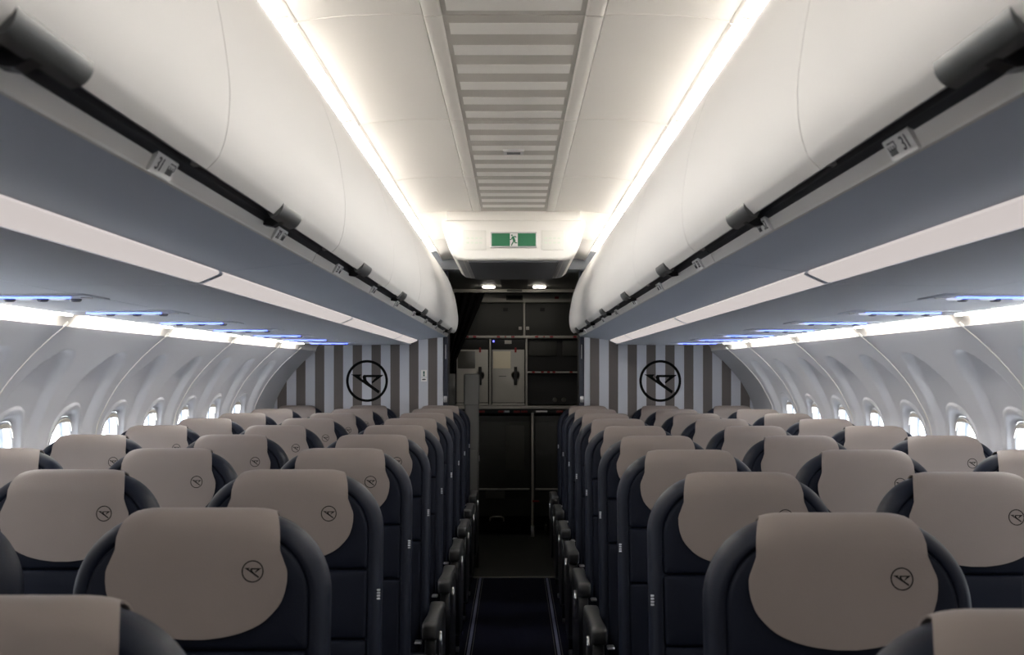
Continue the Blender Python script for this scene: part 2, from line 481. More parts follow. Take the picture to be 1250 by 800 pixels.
def bin_module(s, sn, i, a, c, vi):
    lab = ('white %s-hand overhead bin with gray latches, %s from the camera' % (sn, ORD[vi])) if vi is not None else 'white %s-hand overhead bin %s the camera' % (sn, 'far behind' if i == 0 else 'beside and behind')
    t = thing('overhead_bin', lab, 'overhead bin', (0, 0, 0), 'overhead luggage bins')
    g = 0.003
    v, f = prism_y(side(SHELL, s), a + 0.001, c - 0.001)
    obj('bin_shell', v, f, M['bin'], t, 0)
    # underside panel: rounded up at the aisle edge, then sloping out to the light strip
    und = [(0.4575, 0.2495), (0.461, 0.2487), (0.56, 0.2385), (0.650, 0.2272), (0.6535, 0.229), (0.6535, 0.236), (0.466, 0.259), (0.460, 0.2550)]
    v, f = prism_y(side(und, s), a + g, c - g)
    obj('underside_panel', v, f, M['under'], t)
    # light strip diffuser
    v, f = prism_y(side([(0.6555, 0.2245), (0.6600, 0.2205), (0.7020, 0.2025), (0.7080, 0.2035), (0.712, 0.2085), (0.66, 0.232)], s), a + 0.016, c - 0.016)
    obj('light_strip', v, f, M['e_bin'], t)
    v, f = prism_y(side([(0.6555, 0.2240), (0.6600, 0.2200), (0.7020, 0.2020), (0.7080, 0.2030), (0.712, 0.2085), (0.66, 0.232)], s), c - 0.017, c + 0.015)
    obj('strip_joint', v, f, M['under'], t)
    # rail, bright edge, gasket
    v, f = prism_y(side([(0.4425, 0.2690), (0.4435, 0.2665), (0.4495, 0.2545), (0.4515, 0.2520), (0.462, 0.258), (0.448, 0.276)], s), a + g, c - g)
    obj('rail', v, f, M['rail'], t)
    v, f = prism_y(side([(0.4505, 0.2525), (0.4520, 0.2495), (0.4565, 0.2488), (0.4590, 0.2510), (0.459, 0.258)], s), a + g, c - g)
    obj('rail_edge', v, f, M['rail_edge'], t)
    v, f = prism_y(side([(0.427, 0.2830), (0.432, 0.2755), (0.434, 0.2765), (0.437, 0.2722), (0.4435, 0.2690), (0.446, 0.285), (0.43, 0.292)], s), a + g, c - g)
    obj('gasket_channel', v, f, M['gasket'], t)
    # doors
    n = max(1, round((c - a) / SEG))
    for k in range(n):
        d0 = a + (c - a) * k / n + 0.0018; d1 = a + (c - a) * (k + 1) / n - 0.0018
        pl = DOOR + DOOR_LIP[1:]
        prof = list(pl) + offset_poly(DOOR, -0.012)[::-1]
        prof = [p for p in prof]
        v = []; f = []
        m_ = len(prof)
        # slightly rounded door ends
        ys = [(d0, -0.006), (d0 + 0.002, -0.002), (d0 + 0.006, 0.0), (d1 - 0.006, 0.0), (d1 - 0.002, -0.002), (d1, -0.006)]
        for y, ins in ys:
            o2 = offset_poly(pl, ins)
            q2 = o2 + offset_poly(DOOR, -0.014)[::-1]
            v += [(x * s, y, z + E) for x, z in q2]
        for j in range(len(ys) - 1):
            for q in range(m_):
                a1 = j * m_ + q; b1 = j * m_ + (q + 1) % m_
                f.append((a1, b1, b1 + m_, a1 + m_))
        f.append(tuple(range(m_))); f.append(tuple(range((len(ys) - 1) * m_, len(ys) * m_)))
        d = obj('bin_door', v, f, M['bin'], t, 50)
        v, f = prism_y(side([(0.4050, 0.2935), (0.4172, 0.2805), (0.4240, 0.2795), (0.4300, 0.2860), (0.4200, 0.2835), (0.4075, 0.2950)], s), d0 + 0.001, d1 - 0.001)
        obj('door_lip', v, f, M['lip'], d, 30)
        yc = (d0 + d1) / 2 - 0.015
        lp = catmull([(0.4050, 0.3060), (0.3985, 0.3040), (0.3935, 0.2985), (0.3915, 0.2900), (0.3940, 0.2790), (0.4020, 0.2695), (0.4140, 0.2655)], 4) + [(0.4200, 0.2750), (0.4100, 0.2900)]
        v, f = prism_y(side(lp, s), yc - 0.085, yc + 0.085)
        obj('latch', v, f, M['latch'], d, 55)
        v, f = prism_y(side([(0.4060, 0.3105), (0.3965, 0.3098), (0.3955, 0.3065), (0.3985, 0.3042), (0.4050, 0.3060)], s), yc - 0.087, yc + 0.087)
        obj('latch_gap', v, f, M['latch_dark'], d, 30)
        v, f = prism_y(side([(0.408, 0.2670), (0.424, 0.2590), (0.441, 0.262), (0.438, 0.272), (0.420, 0.275)], s), yc - 0.018, yc + 0.006)
        obj('latch_hook', v, f, M['latch_dark'], d, 30)
    return t

bins = []
for s, sn in SIDES:
    for i, (a, c) in enumerate(BINS):
        t = bin_module(s, sn, i, a, c, i - 2 if i >= 2 else None)
        bins.append((s, a, c, t))
    # rounded end fairing of the last bin
    prof = [p for p in DOOR if p[1] <= 0.76] + [(0.4655, 0.2565), (0.56, 0.241), (0.6535, 0.228), (0.70, 0.5)]
    cx = 0.60; cz = 0.5
    v = []; f = []
    m_ = len(prof)
    lay = [(7.951, 0.0), (7.962, 0.004), (7.970, 0.014), (7.974, 0.03)]
    for y, ins in lay:
        for x, z in prof:
            L = math.hypot(x - cx, z - cz)
            k = (L - ins) / L
            v.append((s * (cx + (x - cx) * k), y, E + cz + (z - cz) * k))
    for j in range(len(lay) - 1):
        for q in range(m_):
            a1 = j * m_ + q; b1 = j * m_ + (q + 1) % m_
            f.append((a1, b1, b1 + m_, a1 + m_))
    f.append(tuple(range(m_))); f.append(tuple(range((len(lay) - 1) * m_, len(lay) * m_)))
    obj('end_fairing', v, f, M['bin'], bins[-1][3], 50)

# row number plates, one per seat row, set in the rail of the bins
PITCH = 0.75
def plate(s, y, num):
    par = [b2 for b2 in bins if b2[0] == s and b2[1] - 0.06 <= y < b2[2] - 0.06]
    if not par: return
    par = par[0][3]
    # local frame: u along reading direction, w up in plate, n out of plate (towards aisle and down)
    ctr = Vector((s * 0.4450, y, E + 0.2625))
    nrm = Vector((-s * 0.86, 0, -0.51)).normalized()
    u = Vector((0, 1, 0)) if s < 0 else Vector((0, -1, 0))
    w = nrm.cross(u).normalized()
    R = Matrix((u, w, nrm)).transposed().to_4x4()
    R.translation = ctr
    v, f = box_vf(-0.044, 0.044, -0.0140, 0.0140, -0.014, 0.005)
    pm = PLATE_ME
    p = link('row_plate', pm, par); p.matrix_local = R
    k = link('numeral', NUM[num], p, ((-0.022 if s < 0 else 0.022), 0.0, 0.0054), None, (1.2, 1.1, 1))
    k2 = link('seat_icon', ICON, p, ((0.020 if s < 0 else -0.022), -0.001, 0.0052), None, (0.95, 0.95, 1))
v, f = box_vf(-0.044, 0.044, -0.0140, 0.0140, -0.014, 0.005)
PLATE_ME = bevel_me('row_plate', v, f, M['plate'], 0.003, 2)
for k in range(9):
    plate(1, 1.335 + 0.735 * k, 31 + k)
    plate(-1, 1.475 + 0.735 * k, 31 + k)

# ------------------------------------------------------------------ service channel under the bins (fixed panels + service units)
def psu_up(lat):      # underside height as function of lateral
    return 0.199 - 0.006 * (lat - 0.72) / 0.72
for s, sn in SIDES:
    ch = thing('wall_channel_' + sn, 'pale gray %s-hand service channel panels under the bins' % sn, 'ceiling panel', kind='structure')
    for i, (a, c) in enumerate(BINS):
        a2, c2 = a + 0.002, (c if i < len(BINS) - 1 else Y_BH) - 0.002
        v, f = prism_y(side([(0.7090, 0.2025), (0.7130, 0.2000), (1.078, psu_up(1.078)), (1.078, 0.206), (0.712, 0.207)], s), a2, c2)
        obj('inner_panel', v, f, M['psu'], ch)
    # outer panels between the units, tapered
    ys = [-2.6] + [3.66 - 0.75 * 7 + 0.75 * k + 0.33 for k in range(0, 14)]
    ys = [y for y in ys if y < Y_BH - 0.25] + [Y_BH]
    for a, c in zip(ys[:-1], ys[1:]):
        v = []; f = []
        n = 3
        for j in range(n + 1):
            y = a + 0.0015 + (c - a - 0.003) * j / n
            o2 = 1.442 - T(y)
            for x, z in ((1.082, psu_up(1.08)), (o2, psu_up(1.44)), (o2, 0.207), (1.082, 0.207)):
                v.append((s * x, y, E + z))
        for j in range(n):
            for q in range(4):
                f.append((j * 4 + q, j * 4 + (q + 1) % 4, j * 4 + 4 + (q + 1) % 4, j * 4 + 4 + q))
        f.append((0, 1, 2, 3)); f.append((n * 4, n * 4 + 1, n * 4 + 2, n * 4 + 3))
        obj('outer_panel', v, f, M['psu'], ch, 0)

v, f = box_vf(-0.118, 0.118, -0.005, 0.005, -0.0045, 0.0)
BAR_ME = bevel_me('blue_bar', v, f, M['e_blue'], 0.002, 1)
v, f = lathe([(0.030, 0), (0.029, -0.004), (0.022, -0.007), (0.002, -0.0075)], 18)
LENS_ME = me('reading_light', v, f, M['e_read'])
v, f = lathe([(0.026, 0), (0.026, -0.006), (0.020, -0.012), (0.016, -0.012), (0.014, -0.006), (0.002, -0.006)], 16)
NOZ_ME = me('air_nozzle', v, f, M['nozzle'])
v, f = box_vf(-0.165, 0.165, -0.05, 0.15, -0.004, 0.002)
BASE_ME = bevel_me('unit_base', v, f, M['psu'], 0.002, 1)
v, f = box_vf(-0.015, 0.015, -0.005, 0.005, -0.004, 0.0)
BTN_ME = bevel_me('call_button', v, f, M['lens'], 0.0015, 1)
for s, sn in SIDES:
    idx = 0
    for k in range(-3, 6):
        y = 3.66 + 0.75 * k
        cx = 1.222 - T(y) * 0.6
        u = thing('service_unit', '', 'service unit', (s * cx, y, E + psu_up(1.22)), 'passenger service units under the bins')
        u['label'] = '%s-hand overhead service unit with blue light bar and air nozzles, %s from the camera' % (sn, ORD[idx]); idx += 1
        link('unit_base', BASE_ME, u)
        link('blue_bar', BAR_ME, u, (0, 0, -0.004))
        for q in range(3):
            x = (-0.085 + 0.085 * q)
            link('reading_light', LENS_ME, u, (x - 0.020, 0.050, -0.004), None, (0.7, 0.7, 0.7))
            link('air_nozzle', NOZ_ME, u, (x + 0.014, 0.085, -0.004), None, (0.55, 0.55, 0.6))
        link('call_button', BTN_ME, u, (-s * 0.15, 0.02, -0.004))

# ------------------------------------------------------------------ side walls with windows
UC = -0.355; OW, OH = 0.118, 0.166
def disp(dy, up):
    du = up - UC
    ady = abs(dy)
    fade = smooth01(-0.32, -0.12, du)
    if du > 0:
        q1 = (ady / 0.232) ** 2.2 + (du / 0.44) ** 2.2
        q2 = (ady / 0.160) ** 2.3 + (du / 0.222) ** 2.3
    else:
        q1 = (ady / 0.232) ** 2.2; q2 = (ady / 0.160) ** 2.3
    d = 0.028 * smooth01(0, 0.09 + 0.60 * min(1, ady / 0.232) ** 2, 1 - q1) * fade
    d -= 0.0065 * smooth01(0, 0.035, 1 - q2) * fade
    g = (ady / OW) ** 2.5 + (abs(du) / OH) ** 2.5
    d += 0.020 * smooth01(1.6, 1.0, g)
    return d

def oval(th, a, b2, n=2.5):
    c, s_ = math.cos(th), math.sin(th)
    return (math.copysign(abs(c) ** (2 / n), c) * a, math.copysign(abs(s_) ** (2 / n), s_) * b2)

UP0, UP1 = -0.86, 0.158
def win_cell(s, y0, y1):
    yc = (y0 + y1) / 2
    hw = (y1 - y0) / 2
    NA = 112
    ths = [2 * math.pi * i / NA for i in range(NA)]
    ts = [0, .012, .03, .05, .075, .10, .125, .145] + [.155 + .01 * k_ for k_ in range(28)] + [.445, .48, .52, .56, .60, .63, .66, .68, .70, .715, .73, .745, .76, .775, .79, .805, .82, .835, .85, .87, .9, .93, .965, 1.0]
    ang = []
    for th in ths:
        x, z = oval(th, OW, OH)
        ang.append((th, x, z))
    v = []; f = []
    top = UP1 - UC; bot = UC - UP0
    for t in ts:
        for th, x, z in ang:
            # point on the cell rectangle in the direction of the oval point
            dx, dz = math.cos(th), math.sin(th)
            kx = hw / abs(dx) if abs(dx) > 1e-6 else 1e9
            kz = (top if dz > 0 else bot) / abs(dz) if abs(dz) > 1e-6 else 1e9
            k = min(kx, kz)
            rx, rz = dx * k, dz * k
            px, pz = x + (rx - x) * t, z + (rz - z) * t
            v.append(wpt(s, yc + px, UC + pz, disp(px, UC + pz)))
    for j in range(len(ts) - 1):
        for i in range(NA):
            i2 = (i + 1) % NA
            f.append((j * NA + i, j * NA + i2, (j + 1) * NA + i2, (j + 1) * NA + i))
    # fill the four corners
    base = (len(ts) - 1) * NA
    for cx, cz, in ((hw, UP1), (-hw, UP1), (-hw, UP0), (hw, UP0)):
        dz = cz - UC
        th = math.atan2(dz, cx) % (2 * math.pi)
        i0 = int(th / (2 * math.pi) * NA) % NA
        if abs(th - ths[i0]) < 1e-6: continue
        v.append(wpt(s, yc + cx, cz, 0))
        f.append((base + i0, len(v) - 1, base + (i0 + 1) % NA))
    return v, f

def plain_cell(s, y0, y1, u0, u1, n=14):
    v = []; f = []
    for j in range(n + 1):
        up = u0 + (u1 - u0) * j / n
        for y in (y0, (y0 + y1) / 2, y1): v.append(wpt(s, y, up, 0))
    for j in range(n):
        for q in (0, 1):
            a = j * 3 + q
            f.append((a, a + 1, a + 4, a + 3))
    return v, f

pan0 = [1.773, 2.839, 3.905, 4.971, 6.037]
PW = 0.533
wins = {-1: [], 1: []}
for s, sn in SIDES:
    wl = thing('wall_' + sn, 'pale gray %s cabin sidewall panels sculpted around the windows' % sn, 'wall', kind='structure')
    for y0 in pan0:
        p = join([win_cell(s, y0 + 0.003, y0 + PW), win_cell(s, y0 + PW, y0 + 2 * PW - 0.003)])
        o = obj('sidewall_panel', *p, M['wall'], wl, 60)
        wins[s] += [y0 + PW / 2, y0 + 1.5 * PW]
    obj('sidewall_panel', *win_cell(s, 7.104 + 0.003, 7.637 - 0.001), M['wall'], wl, 60)
    wins[s].append(7.104 + PW / 2)
    obj('sidewall_panel', *plain_cell(s, 7.632, Y_BH + 0.03, UP0, UP1), M['wall_dark'], wl, 60)
    for y0, y1 in ((-2.6, -1.425), (-1.425, -0.359), (-0.359, 0.707), (0.707, 1.773)):
        obj('sidewall_panel', *plain_cell(s, y0 + 0.003, y1 - 0.003, UP0, UP1), M['wall'], wl, 60)
    # lower dado panel
    for y0, y1 in ((-2.6, 1.773), (1.773, 4.971), (4.971, Y_BH + 0.03)):
        obj('dado_panel', *plain_cell(s, y0, y1, -1.415, UP0 - 0.004, 8), M['wall_dark'], wl, 60)
    # seam beads between panels
    for y0 in [-0.359, 0.707] + pan0 + [7.104, 7.636]:
        pth = [wpt(s, y0, UP0 + (UP1 + 0.012 - UP0) * j / 24, 0.001) for j in range(25)]
        obj('seam_bead', *tube(pth, 0.0048, 6), M['bead'], wl)
    # cove trim above
    v = []; f = []
    ys = [-2.6] + [2 + 0.5 * k for k in range(13)] + [Y_BH + 0.02]
    tr = [(1.442, 0.2065), (1.443, 0.2065), (1.470, 0.2040), (1.486, 0.1960), (1.497, 0.184), (1.504, 0.170), (1.507, 0.157), (1.530, 0.160), (1.53, 0.235), (1.436, 0.235), (1.436, 0.2065)]
    for y in ys:
        v += [(s * (x - T(y)), y, E + z) for x, z in tr]
    k = len(tr)
    for j in range(len(ys) - 1):
        for q in range(k): f.append((j * k + q, j * k + (q + 1) % k, (j + 1) * k + (q + 1) % k, (j + 1) * k + q))
    f.append(tuple(range(k))); f.append(tuple(range((len(ys) - 1) * k, len(ys) * k)))
    obj('cove_trim', v, f, M['trim'], wl, 20)
    # cove lamps
    vi = 0
    for y0, y1 in [(-1.425, -0.359), (-0.359, 0.707), (0.707, 1.773)] + [(q, q + 2 * PW) for q in pan0] + [(7.104, 7.60)]:
        a, c = y0 + 0.085, y1 - 0.085
        v = []; f = []
        pr = [(1.4432, 0.1990), (1.4432, 0.1905), (1.4450, 0.1880), (1.4620, 0.1880), (1.4650, 0.1905), (1.4650, 0.2000)]
        for j in range(3):
            y = a + (c - a) * j / 2
            v += [(s * (x - T(y)), y, E + z) for x, z in pr]
        for j in range(2):
            for q in range(6): f.append((j * 6 + q, j * 6 + (q + 1) % 6, j * 6 + 6 + (q + 1) % 6, j * 6 + 6 + q))
        f.append(tuple(range(6))); f.append(tuple(range(12, 18)))
        o = obj('sidewall_lamp', v, f, M['e_side'], None)
        if y1 > 3:
            lab = 'slim white cove lamp along the top of the %s sidewall, %s from the camera' % (sn, ORD[vi]); vi += 1
        else:
            lab = 'slim white cove lamp along the %s sidewall out of view, %s from the rear' % (sn, ORD[int((y0 + 1.5) / 1.06)])
        tag(o, lab, 'lamp', 'sidewall cove lamps')

wn = 1
for s, sn in SIDES:
    for iw, yc in enumerate(wins[s]):
        w = thing('window_%d' % wn, 'oval cabin window in the %s sidewall, %s from the camera end' % (sn, ORD[iw]), 'window', kind='structure'); wn += 1
        NA = 64
        ths = [2 * math.pi * i / NA for i in range(NA)]
        d0 = disp(OW, UC)
        def ring(a, b2, d):
            out = []
            for th in ths:
                x, z = oval(th, a, b2)
                out.append(wpt(s, yc + x, UC + z, d))
            return out
        # rim depth follows the sculpted wall at the opening
        def rim(a, b2, dd):
            out = []
            for th in ths:
                x, z = oval(th, OW, OH); d = disp(x, UC + z)
                x2, z2 = oval(th, a, b2)
                out.append(wpt(s, yc + x2, UC + z2, d + dd))
            return out
        rings = [rim(OW + 0.001, OH + 0.001, 0.004), rim(OW - 0.001, OH - 0.001, -0.002), rim(OW - 0.008, OH - 0.008, -0.0030), rim(OW - 0.0115, OH - 0.0115, 0.001), rim(OW - 0.012, OH - 0.012, 0.012)]
        v = [p for r in rings for p in r]; f = []
        for j in range(len(rings) - 1):
            for i in range(NA): f.append((j * NA + i, j * NA + (i + 1) % NA, (j + 1) * NA + (i + 1) % NA, (j + 1) * NA + i))
        obj('window_frame', v, f, M['winframe'], w)
        rings = [rim(OW - 0.012, OH - 0.012, 0.012), rim(OW - 0.012, OH - 0.012, 0.016), rim(OW - 0.006, OH - 0.006, 0.018), rim(OW - 0.008, OH - 0.009, 0.030), rim(OW - 0.022, OH - 0.024, 0.034), rim(OW - 0.0225, OH - 0.0245, 0.042)]
        v = [p for r in rings for p in r]; f = []
        for j in range(len(rings) - 1):
            for i in range(NA): f.append((j * NA + i, j * NA + (i + 1) % NA, (j + 1) * NA + (i + 1) % NA, (j + 1) * NA + i))
        obj('window_reveal', v, f, M['bezel'], w)
        v = rim(OW - 0.0222, OH - 0.0242, 0.038); obj('pane', v, [tuple(range(NA))], M['glass'], w, 0)
        # raised window shade: only its lower lip shows at the top of the opening
        v = []; f = []
        n = 10
        hz = 0.147
        for j in range(n + 1):
            x = -0.092 + 0.184 * j / n
            zt = OH * (1 - (abs(x) / OW) ** 2.5) ** (1 / 2.5) - 0.006
            zb = min(hz + 0.0 , zt - 0.004)
            dd = 0.034
            v += [wpt(s, yc + x, UC + zb, dd), wpt(s, yc + x, UC + zt, dd), wpt(s, yc + x, UC + zt, dd + 0.006), wpt(s, yc + x, UC + zb, dd + 0.006)]
        for j in range(n):
            for q in range(4): f.append((j * 4 + q, j * 4 + (q + 1) % 4, j * 4 + 4 + (q + 1) % 4, j * 4 + 4 + q))
        f.append((0, 1, 2, 3)); f.append((n * 4, n * 4 + 1, n * 4 + 2, n * 4 + 3))
        obj('window_shade', v, f, M['shade'], w)

# wall closing the cabin behind the camera
o = obj('wall_front', *box_vf(-1.9, 1.9, -2.66, -2.6, 0, E + 0.87), M['wall_dark'], None, 0)
tag(o, 'plain gray partition closing the cabin behind the camera', 'wall', kind='structure')

# ------------------------------------------------------------------ striped bulkheads
for s, sn in SIDES:
    b0 = 0.4905
    bw = thing('wall_bulkhead_' + sn, 'gray and white striped rear bulkhead %s of the galley opening with round emblem' % sn, 'wall', kind='structure')
    x0, x1 = sorted((s * 0.5295, s * 1.85))
    obj('decor_panel', *box_vf(x0, x1, Y_BH, Y_BH + 0.04, 0, E + 0.72), M['stripes'], bw, 0)
    x0, x1 = sorted((s * b0, s * 0.5295))
    rbox('edge_trim', (x0, x1, Y_BH - 0.006, Y_BH + 0.05, 0, E + 0.72), M['bh_edge'], bw, 0.004)
    x0, x1 = sorted((s * 0.457, s * b0))
    jb = rbox('jamb', (x0, x1, Y_BH + 0.01, Y_BH + 0.10, 0, E + 0.72), M['jamb'], bw, 0.004)
    for zz in (-0.18, -0.95):
        x0, x1 = sorted((s * 0.462, s * 0.486))
        rbox('hinge', (x0, x1, Y_BH - 0.004, Y_BH + 0.012, E + zz - 0.022, E + zz + 0.022), M['metal'], jb, 0.004)
    x0, x1 = sorted((s * 0.470, s * 0.474))
    rbox('latch_slot', (x0, x1, Y_BH + 0.004, Y_BH + 0.012, E + 0.10, E + 0.20), M['metal'], jb, 0.001)
    link('emblem', EMB_WALL, bw, (s * 1.017, Y_BH, E - 0.053), None, (0.1455, 0.1455, 0.1455))
    # partition wall running back from the bulkhead
    x0, x1 = sorted((s * 0.50, s * 0.54))
    obj('partition_return', *box_vf(x0, x1, Y_BH + 0.04, 9.15, 0, E + 0.72), M['gal_dark'], bw, 0)
    x0, x1 = sorted((s * 0.52, s * 1.6))
    obj('partition_rear', *box_vf(x0, x1, 9.12, 9.16, 0, E + 0.72), M['gal_dark'], bw, 0)
    x0, x1 = sorted((s * 1.5, s * 1.56))
    o = obj('wall_vestibule_' + sn, *box_vf(x0, x1, 9.16, 11.2, 0, E + 0.72), M['gal_dark'], None, 0)
    tag(o, 'dark %s-hand vestibule wall beside the galley' % sn, 'wall', kind='structure')

ps = thing('bulkhead_placard', 'small white placard with green symbol on the left striped bulkhead', 'sign', (-0.622, Y_BH, E - 0.003))
rbox('plate', (-0.020, 0.020, -0.004, 0, -0.022, 0.026), M['plate'], ps, 0.0015)
obj('green_symbol', *join([box_vf(-0.005, 0.005, -0.005, -0.003, -0.002, 0.018), box_vf(-0.0055, 0.0055, -0.005, -0.003, -0.017, -0.005)]), M['sign_green'], ps, 0)
rbox('lower_plate', (-0.020, 0.020, -0.004, 0, -0.054, -0.027), M['plate'], ps, 0.0015)
v, f = lathe([(0.014, 0), (0.013, -0.003), (0.002, -0.004)], 16, (0, -0.003, -0.039), 'y')
obj('slot', [(x, y, -0.039 + (z + 0.039) * 0.35) for x, y, z in v], f, M['ink'], ps)

# ------------------------------------------------------------------ exit sign monument hanging from the ceiling
YU = 5.69
mo = thing('exit_sign_housing', 'white ceiling housing carrying the green exit sign over the aisle', 'exit sign', (0, YU, E))
half = [(0.318, 0.7485), (0.338, 0.7465), (0.349, 0.738), (0.350, 0.722), (0.333, 0.662), (0.318, 0.612), (0.302, 0.580), (0.278, 0.560), (0.245, 0.5525)]
prof = half + [(-x, z) for x, z in half[::-1]]
v = []; f = []
lay = [(0.0, 0.012), (0.003, 0.004), (0.010, 0.0), (1.10, 0.0), (1.12, 0.012)]
k = len(prof)
for y, ins in lay:
    for x, z in prof:
        v.append((x * (1 - ins / 0.35), y, z + (ins if z < 0.72 else -ins * 0.5)))
for j in range(len(lay) - 1):
    for q in range(k): f.append((j * k + q, j * k + (q + 1) % k, (j + 1) * k + (q + 1) % k, (j + 1) * k + q))
f.append(tuple(range(k))); f.append(tuple(range((len(lay) - 1) * k, len(lay) * k)))
obj('housing', v, f, M['ceil'], mo, 40)
rbox('underside_panel', (-0.222, 0.222, 0.03, 1.09, 0.545, 0.556), M['unit_under'], mo, 0.003)
for s in (-1, 1):
    x0, x1 = sorted((s * 0.228, s * 0.300))
    v = [(s * 0.228, 0.04, 0.5505), (s * 0.277, 0.04, 0.5570), (s * 0.277, 1.09, 0.5570), (s * 0.228, 1.09, 0.5505),
         (s * 0.228, 0.04, 0.556), (s * 0.277, 0.04, 0.563), (s * 0.277, 1.09, 0.563), (s * 0.228, 1.09, 0.556)]
    obj('side_fairing', v, [(0, 1, 2, 3), (4, 5, 6, 7), (0, 1, 5, 4), (1, 2, 6, 5), (2, 3, 7, 6), (3, 0, 4, 7)], M['sign_frame'], mo, 0)
rbox('top_flange', (-0.325, 0.325, 0.012, 1.10, 0.745, 0.792), M['ceil'], mo, 0.003)
sg = rbox('sign_frame', (-0.1135, 0.1135, -0.010, 0.002, 0.612, 0.689), M['sign_frame'], mo, 0.004)
zc = 0.6505
obj('green_field', *box_vf(-0.107, -0.018, -0.012, -0.009, zc - 0.031, zc + 0.031), M['green'], sg, 0)
obj('green_field', *box_vf(0.020, 0.107, -0.012, -0.009, zc - 0.031, zc + 0.031), M['green'], sg, 0)
obj('white_field', *box_vf(-0.018, 0.020, -0.0115, -0.009, zc - 0.031, zc + 0.031), M['sign_white'], sg, 0)
def px(x, y):
    return ((x - 593.0) / 1250 * 80 / 1425 * YU - 0.0006, zc + (275 - y) / 1250 * 80 / 1425 * YU)
def poly(pts, y0=-0.0130, y1=-0.0110):
    k = len(pts)
    v = [(x, y0, z) for x, z in pts] + [(x, y1, z) for x, z in pts]
    return v, [tuple(range(k)), tuple(range(k, 2 * k))] + [(i, (i + 1) % k, (i + 1) % k + k, i + k) for i in range(k)]
def limb(a, b2, w):
    (x0, z0), (x1, z1) = a, b2
    dx, dz = x1 - x0, z1 - z0; l = math.hypot(dx, dz) or 1
    nx, nz = -dz / l * w / 2, dx / l * w / 2
    return poly([(x0 + nx, z0 + nz), (x1 + nx, z1 + nz), (x1 - nx, z1 - nz), (x0 - nx, z0 - nz)])
U = 80 / 1250 / 1425 * YU
man = [poly([(px(562, 192)[0] + 15 * U * math.cos(2 * math.pi * i / 14), px(562, 192)[1] + 17 * U * math.sin(2 * math.pi * i / 14)) for i in range(14)])]
for a, b2, w in (((578, 215), (612, 305), 34), ((572, 222), (632, 213), 14), ((630, 212), (642, 236), 12), ((572, 222), (548, 272), 14), ((550, 272), (522, 272), 12),
                 ((600, 300), (560, 365), 17), ((562, 355), (555, 392), 14), ((612, 298), (624, 334), 17), ((618, 334), (664, 336), 13)):
    man.append(limb(px(*a), px(*b2), w * U * 1.35))
obj('running_figure', *join(man), M['green'], sg, 0)
for s in (-1, 1):
    pl = rbox('side_placard', (s * 0.190 - 0.055, s * 0.190 + 0.055, -0.004, 0.004, 0.602, 0.698), M['placard'], mo, 0.003)
    parts = []
    for r in range(2):
        for q in range(4):
            x = s * 0.190 - 0.040 + q * 0.021
            parts.append(box_vf(x, x + 0.014, -0.0055, -0.003, 0.632 + r * 0.022, 0.641 + r * 0.022))
    obj('faint_marking', *join(parts), M['placard_txt'], pl, 0)

# ------------------------------------------------------------------ seats
TL = math.tan(math.radians(9))
HT = 1.19; WS = 0.203; RC = 0.128
def sp_(x, h, d):
    return (x, (h - 0.93) * TL + d, h)

def outline(w, b2, t, rt, rb, n=10):
    pts = []
    for cx, cz, r, a0 in ((w - rt, t - rt, rt, 0), (-(w - rt), t - rt, rt, 90), (-(w - rb), b2 + rb, rb, 180), (w - rb, b2 + rb, rb, 270)):
        for i in range(n + 1):
            a = math.radians(a0 + 90 * i / n)
            pts.append((cx + r * math.cos(a), cz + r * math.sin(a)))
    return pts

def pillow(w, b2, t, rt, rb, rings, n=10, crown=0.0):
    v = []; f = []
    for ins, d in rings:
        o2 = outline(w - ins, b2 + ins, t - ins, max(rt - ins, 0.004), max(rb - ins, 0.003), n)
        v += [sp_(x, h, d) for x, h in o2]
    k = 4 * (n + 1)
    for j in range(len(rings) - 1):
        for i in range(k):
            f.append((j * k + i, j * k + (i + 1) % k, (j + 1) * k + (i + 1) % k, (j + 1) * k + i))
    f.append(tuple(range(k))[::-1]); f.append(tuple(range((len(rings) - 1) * k, len(rings) * k)))
    return v, f

SM = {}
SM['backrest'] = me('backrest', *pillow(WS, 0.40, HT, RC, 0.03, [(0.040, 0.014), (0.030, 0.010), (0.0265, 0.0040), (0.022, 0.0018), (0.015, 0.0035), (0.008, 0.010), (0.0025, 0.020), (0, 0.034), (0, 0.055), (0.006, 0.069), (0.022, 0.080), (0.05, 0.085)], 14), M['navy'], 50)
pr = [(0.0, 0.012), (0.0006, 0.0060), (0.0030, 0.0022), (0.009, 0.0002), (0.03, -0.0015)]
SM['upper_panel'] = me('upper_panel', *pillow(WS - 0.028, 0.985, HT - 0.028, RC - 0.028, 0.008, pr, 12), M['navy_panel'], 50)
SM['middle_panel'] = me('middle_panel', *pillow(WS - 0.028, 0.836, 0.983, 0.008, 0.008, pr, 4), M['navy_panel'], 50)
SM['lower_panel'] = me('lower_panel', *pillow(WS - 0.028, 0.44, 0.834, 0.008, 0.015, pr, 4), M['navy_panel'], 50)

def htop(x):
    x = abs(x)
    if x <= WS - RC: return HT
    return HT - RC + math.sqrt(max(0, RC * RC - (x - (WS - RC)) ** 2))
